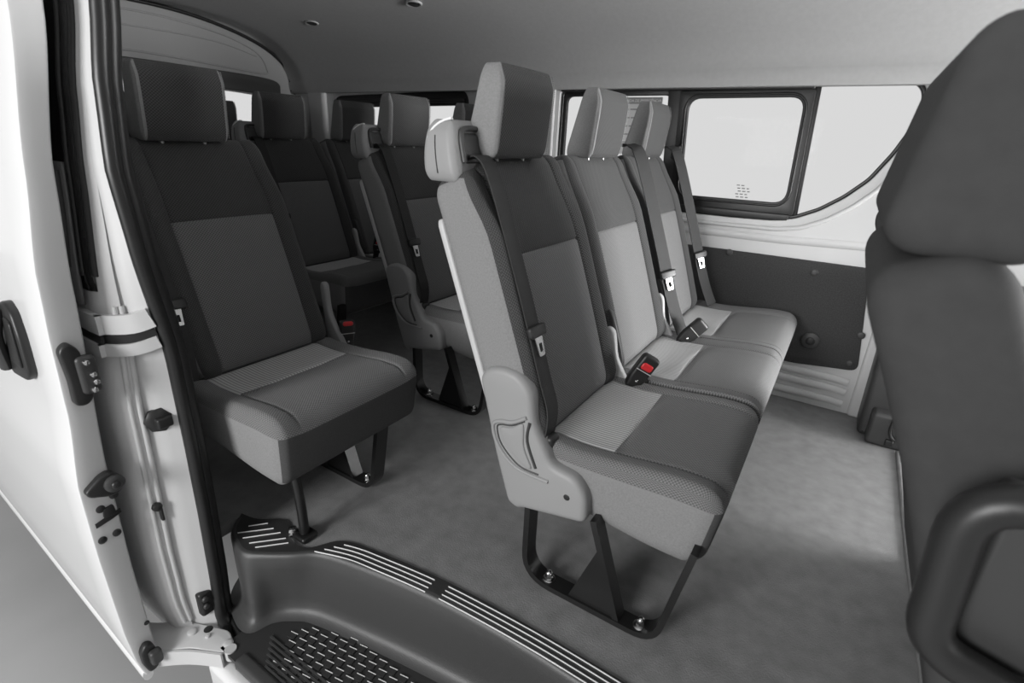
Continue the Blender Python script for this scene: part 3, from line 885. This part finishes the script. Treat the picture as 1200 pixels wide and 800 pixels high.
# seal round the opening
sz = [1.31 - i * .03 for i in range(51)]
seal = empty('door_seal', (-1.15, .46, 0)); tag(seal, 'black rubber seal running down the rear edge of the door opening', 'door seal')
sp = [(-1.148, interp(SEAL, z) + .013, z) for z in sz] + [(-1.13, .452, -.225), (-1.09, .438, -.236), (-.9, .425, -.238), (-.4, .42, -.238), (.35, .42, -.238)]
W(tube('outer_lobe', sp, (.015, .0145), M_RUB, seal, 12, False, (1, 0, 0)))
sp2 = [(-1.158, interp(SEAL, z) + .034, z) for z in sz] + [(-1.14, .478, -.222), (-1.06, .452, -.222), (-.9, .447, -.224), (-.4, .442, -.224), (.35, .442, -.224)]
W(tube('inner_lip', sp2, (.011, .014), M_RUB, seal, 10, False, (1, 0, 0)))
# rocker sill below the opening
rk = box('trim_4', (-1.10, .375, -.45), (1.7, .425, -.245), M_PAINT, None, .02); tag(rk, kind='structure')

# fittings screwed to the jamb
bs = empty('rubber_bumper', (-1.17, .42, .40)); tag(bs, 'round black rubber bumper high on the white door jamb', 'bumper')
W(disc('base', (-1.172, .428, .398), (1, -.25, 0), .030, .014, M_BLACK, bs, 7))
W(box('block', (-1.165, .413, .383), (-1.145, .445, .408), M_BLACK, bs, .005))
sk = empty('door_striker', (-1.16, .43, -.14)); tag(sk, 'black striker block with two bolts at the bottom of the white jamb', 'striker')
W(box('plate', (-1.180, .412, -.172), (-1.148, .447, -.098), M_BLACK, sk, .008))
for z in (-.115, -.138): W(disc('bolt', (-1.147, .424, z), (1, 0, 0), .008, .006, M_DKPL, sk, 8))
sc = empty('jamb_screw', (-1.18, .378, .18)); tag(sc, 'tiny black clip on the jamb just below the round bumper', 'clip')
W(disc('head', (-1.180, .385, .185), (1, -.2, 0), .011, .010, M_BLACK, sc, 8))
W(box('stem', (-1.182, .386, .145), (-1.170, .393, .18), M_BLACK, sc, .003))

# ---- sliding door, pushed back along the body side
sd = empty('sliding_door', (-1.8, .28, -.28)); tag(sd, 'white sliding door pushed open at the left edge with grey front edge', 'door')
DL = [(1.31, .372), (1.168, .362), (.922, .324), (.74, .297), (.60, .288), (.46, .282), (.30, .263), (.12, .260), (-.10, .262), (-.20, .268), (-.255, .278)]
DR = [(1.31, .415), (1.178, .412), (.921, .366), (.715, .348), (.32, .320), (.05, .314), (-.20, .314), (-.255, .312)]
zz = [1.31 - i * .0313 for i in range(51)]
def bow(x): return .034 * max(0, -1.19 - x)
rows = []
for z in zz:
    a, b = interp(DL, z), interp(DR, z)
    r = [(-2.6, b + .012, z), (-1.25, b + .003, z), (-1.192, b, z), (-1.186, b - .004, z)]
    for t in (.3, .6): r.append((-1.184, b + (a - b) * t, z))
    r += [(-1.184, a + .004, z), (-1.1855, a + .001, z), (-1.189, a, z)]
    for x in (-1.3, -1.5, -1.8, -2.2, -2.6): r.append((x, a + bow(x), z))
    rows.append(r)
V = [p for r in rows for p in r]; n = len(rows[0]); F = []; fm = []
for i in range(len(rows) - 1):
    for j in range(n - 1):
        F.append((i * n + j, i * n + j + 1, (i + 1) * n + j + 1, (i + 1) * n + j))
F.append(tuple(range(n))[::-1]); F.append(tuple((len(rows) - 1) * n + j for j in range(n)))
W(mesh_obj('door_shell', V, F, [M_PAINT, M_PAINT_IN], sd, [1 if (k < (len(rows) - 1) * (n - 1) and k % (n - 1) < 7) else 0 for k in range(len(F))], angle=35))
W(tube('bottom_hem', [(x, .284 + bow(x), -.262) for x in (-1.19, -1.4, -1.8, -2.2, -2.6)], (.012, .018), M_PAINT, sd, 10, False, (0, 1, 0)))
FX = -1.184
def dface(pts, thick, name, m, bev=.003, x=FX): return W(plate(name, [pts], thick, YZ(x), m, sd, bev))
# outer handle
def hy(x, z): return interp(DL, z) + bow(x)
hb = [(-1.405, .655), (-1.37, .662), (-1.335, .645), (-1.318, .60), (-1.312, .520), (-1.335, .500), (-1.43, .490), (-1.46, .52), (-1.45, .58)]
me = plate_mesh([roundpoly(hb, .012, 4)], .02, .006); me.transform(XZ(0))
for v in me.vertices: v.co = Vector((v.co.x, hy(v.co.x, v.co.z) - .006 + v.co.y, v.co.z))
hd_ = W(finish('door_handle', me, M_BLACK, sd)); hd_['label'] = 'black outer door handle'
V, F = tube_data(cr([(-1.40, hy(-1.40, .64) - .018, .645), (-1.415, hy(-1.415, .58) - .030, .585), (-1.44, hy(-1.44, .5) - .020, .505)], 5), (.014, .012), 10)
mesh_obj('pull_bar', V, F, M_DKPL, hd_)
me = plate_mesh([roundpoly([(-1.375, .632), (-1.338, .625), (-1.33, .53), (-1.40, .53)], .008, 3)], .006, .002); me.transform(XZ(0))
for v in me.vertices: v.co = Vector((v.co.x, hy(v.co.x, v.co.z) - .017 + v.co.y, v.co.z))
finish('grip_recess', me, M_RUB, hd_)
# contact block with its brass pins
cb = dface(roundpoly([(.292, .603), (.308, .617), (.324, .598), (.330, .500), (.315, .482), (.294, .487), (.296, .54)], .012, 4), .022, 'contact_block', M_BLACK, .005, -1.176)
bx = box('contact_face', (-1.178, .310, .505), (-1.158, .343, .585), M_DKPL, cb, .010)
for y, z in ((.325, .573), (.331, .546), (.333, .530), (.327, .515)): disc('contact_pin', (-1.158, y, z), (1, 0, 0), .0062, .007, M_STEEL, cb, 12)
dp = dface(roundpoly([(.268, .298), (.300, .322), (.318, .325), (.338, .30), (.333, .272), (.310, .266), (.272, .284)], .012, 4), .020, 'door_stop', M_BLACK, .005, -1.176)
disc('stop_ring', (-1.166, .318, .297), (1, 0, 0), .019, .010, M_DKPL, dp, 20)
disc('stop_core', (-1.156, .318, .297), (1, 0, 0), .009, .006, M_BLACK, dp, 16)
for y, z in ((.276, .166), (.303, .167), (.288, .240), (.316, .259)): W(disc('screw', (FX, y, z), (1, 0, 0), .0085, .004, M_BLACK, sd, 12))
lt = dface([(.272, .211), (.320, .222), (.321, .212), (.304, .206), (.272, .200)], .004, 'latch_slot', M_RUB, .001, -1.183)
plate('latch_hook', [roundpoly([(.288, .216), (.292, .238), (.310, .240), (.312, .216)], .004)], .006, YZ(-1.182), M_RUB, lt, .001)
lb = dface(roundpoly([(.276, -.170), (.290, -.152), (.304, -.160), (.312, -.20), (.303, -.238), (.284, -.240), (.276, -.21)], .008, 3), .02, 'lower_bump', M_BLACK, .005, -1.176)
box('bump_block', (-1.172, .288, -.215), (-1.150, .314, -.175), M_DKPL, lb, .008)
W(disc('drain_hole', (FX, .308, -.108), (1, 0, 0), .006, .002, M_RUB, sd, 10))
# lower roller arm between the door and the sill rail
arm = plate('roller_arm', [roundpoly([(-1.32, .315), (-1.26, .350), (-1.205, .395), (-1.165, .410), (-1.09, .440), (-1.035, .425), (-1.045, .395), (-1.12, .360), (-1.19, .297), (-1.30, .295)], .012, 4)], .010, XY(-.205), M_PAINT_IN, sd, .003)
W(arm)
bar('arm_flange', cr([(-1.19, .292, -.222), (-1.12, .350, -.222), (-1.042, .392, -.222)], 5), (0, 0, 1), .045, .006, M_PAINT_IN, arm)
for x, y, r in ((-1.055, .418, .012), (-1.16, .385, .012), (-1.115, .400, .006)): disc('arm_rivet', (x, y, -.200), (0, 0, 1), r, .005, M_LTPL, arm, 14)
disc('arm_hole', (-1.135, .412, -.200), (0, 0, 1), .011, .001, M_RUB, arm, 14)
tube('arm_roller', [(-1.035, .412, -.225), (-1.035, .412, -.196)], .014, M_LTPL, arm, 14)

# ---- outside
g = box('ground', (-12, -9, -.66), (12, 14, -.62), M_GROUND, None, .01); tag(g, kind='structure')

# ================================================================== LIGHT
w = bpy.data.worlds.new('studio'); S.world = w; w.use_nodes = True
nt = w.node_tree; bg = nt.nodes['Background']
tc = nt.nodes.new('ShaderNodeTexCoord'); sp_ = nt.nodes.new('ShaderNodeSeparateXYZ'); mr = nt.nodes.new('ShaderNodeMapRange')
mr.interpolation_type = 'SMOOTHSTEP'
nt.links.new(tc.outputs['Generated'], sp_.inputs[0]); nt.links.new(sp_.outputs[1], mr.inputs[0])
mr.inputs[1].default_value = -.35; mr.inputs[2].default_value = .05; mr.inputs[3].default_value = .26; mr.inputs[4].default_value = .80
nt.links.new(mr.outputs[0], bg.inputs[1]); bg.inputs[0].default_value = (1, 1, 1, 1)
def area(name, loc, target, size, size_y, power):
    l = bpy.data.lights.new(name, 'AREA'); l.shape = 'RECTANGLE'; l.size = size; l.size_y = size_y; l.energy = power
    o = bpy.data.objects.new(name, l); o.location = loc
    o.rotation_euler = (Vector(target) - Vector(loc)).to_track_quat('-Z', 'Y').to_euler()
    COL.objects.link(o); return o
area('studio_softbox', (-1.10, -2.8, 1.45), (-.6, .8, .4), 1.3, 1.3, 130)
area('studio_softbox_front', (3.0, 2.5, .80), (-.8, 1.6, 1.20), 1.6, 1.0, 340)
area('added_ceiling_fill', (1.45, 1.8, .62), (.2, 1.8, 1.6), .8, .8, 12)  # added unseen fill light, brightens the front end of the headliner

S.view_settings.view_transform = 'Standard'; S.view_settings.look = 'None'; S.view_settings.gamma = 1
S.view_settings.exposure = 0.0
S.view_settings.use_curve_mapping = False
S.cycles.max_bounces = 8; S.cycles.transparent_max_bounces = 12

# ================================================================== CAMERA
cam = bpy.data.cameras.new('camera'); co = bpy.data.objects.new('camera', cam); COL.objects.link(co)
cam.sensor_width = 36; cam.lens = 601.28 / 1200 * 36; cam.clip_start = .02
R = [[0.8407561, 0.5398809, 0.0407160], [0.2285551, -0.2857418, -0.9306526], [-0.4908073, 0.7917577, -0.3636317]]
right, down, fwd = (Vector(r) for r in R)
cam.dof.use_dof = True; cam.dof.focus_distance = 1.6; cam.dof.aperture_fstop = 4.5
m = Matrix.Identity(4)
for i in range(3):
    m[i][0], m[i][1], m[i][2] = right[i], -down[i], -fwd[i]
m[0][3], m[1][3], m[2][3] = 0, 0, 1.0
co.matrix_world = m
S.camera = co
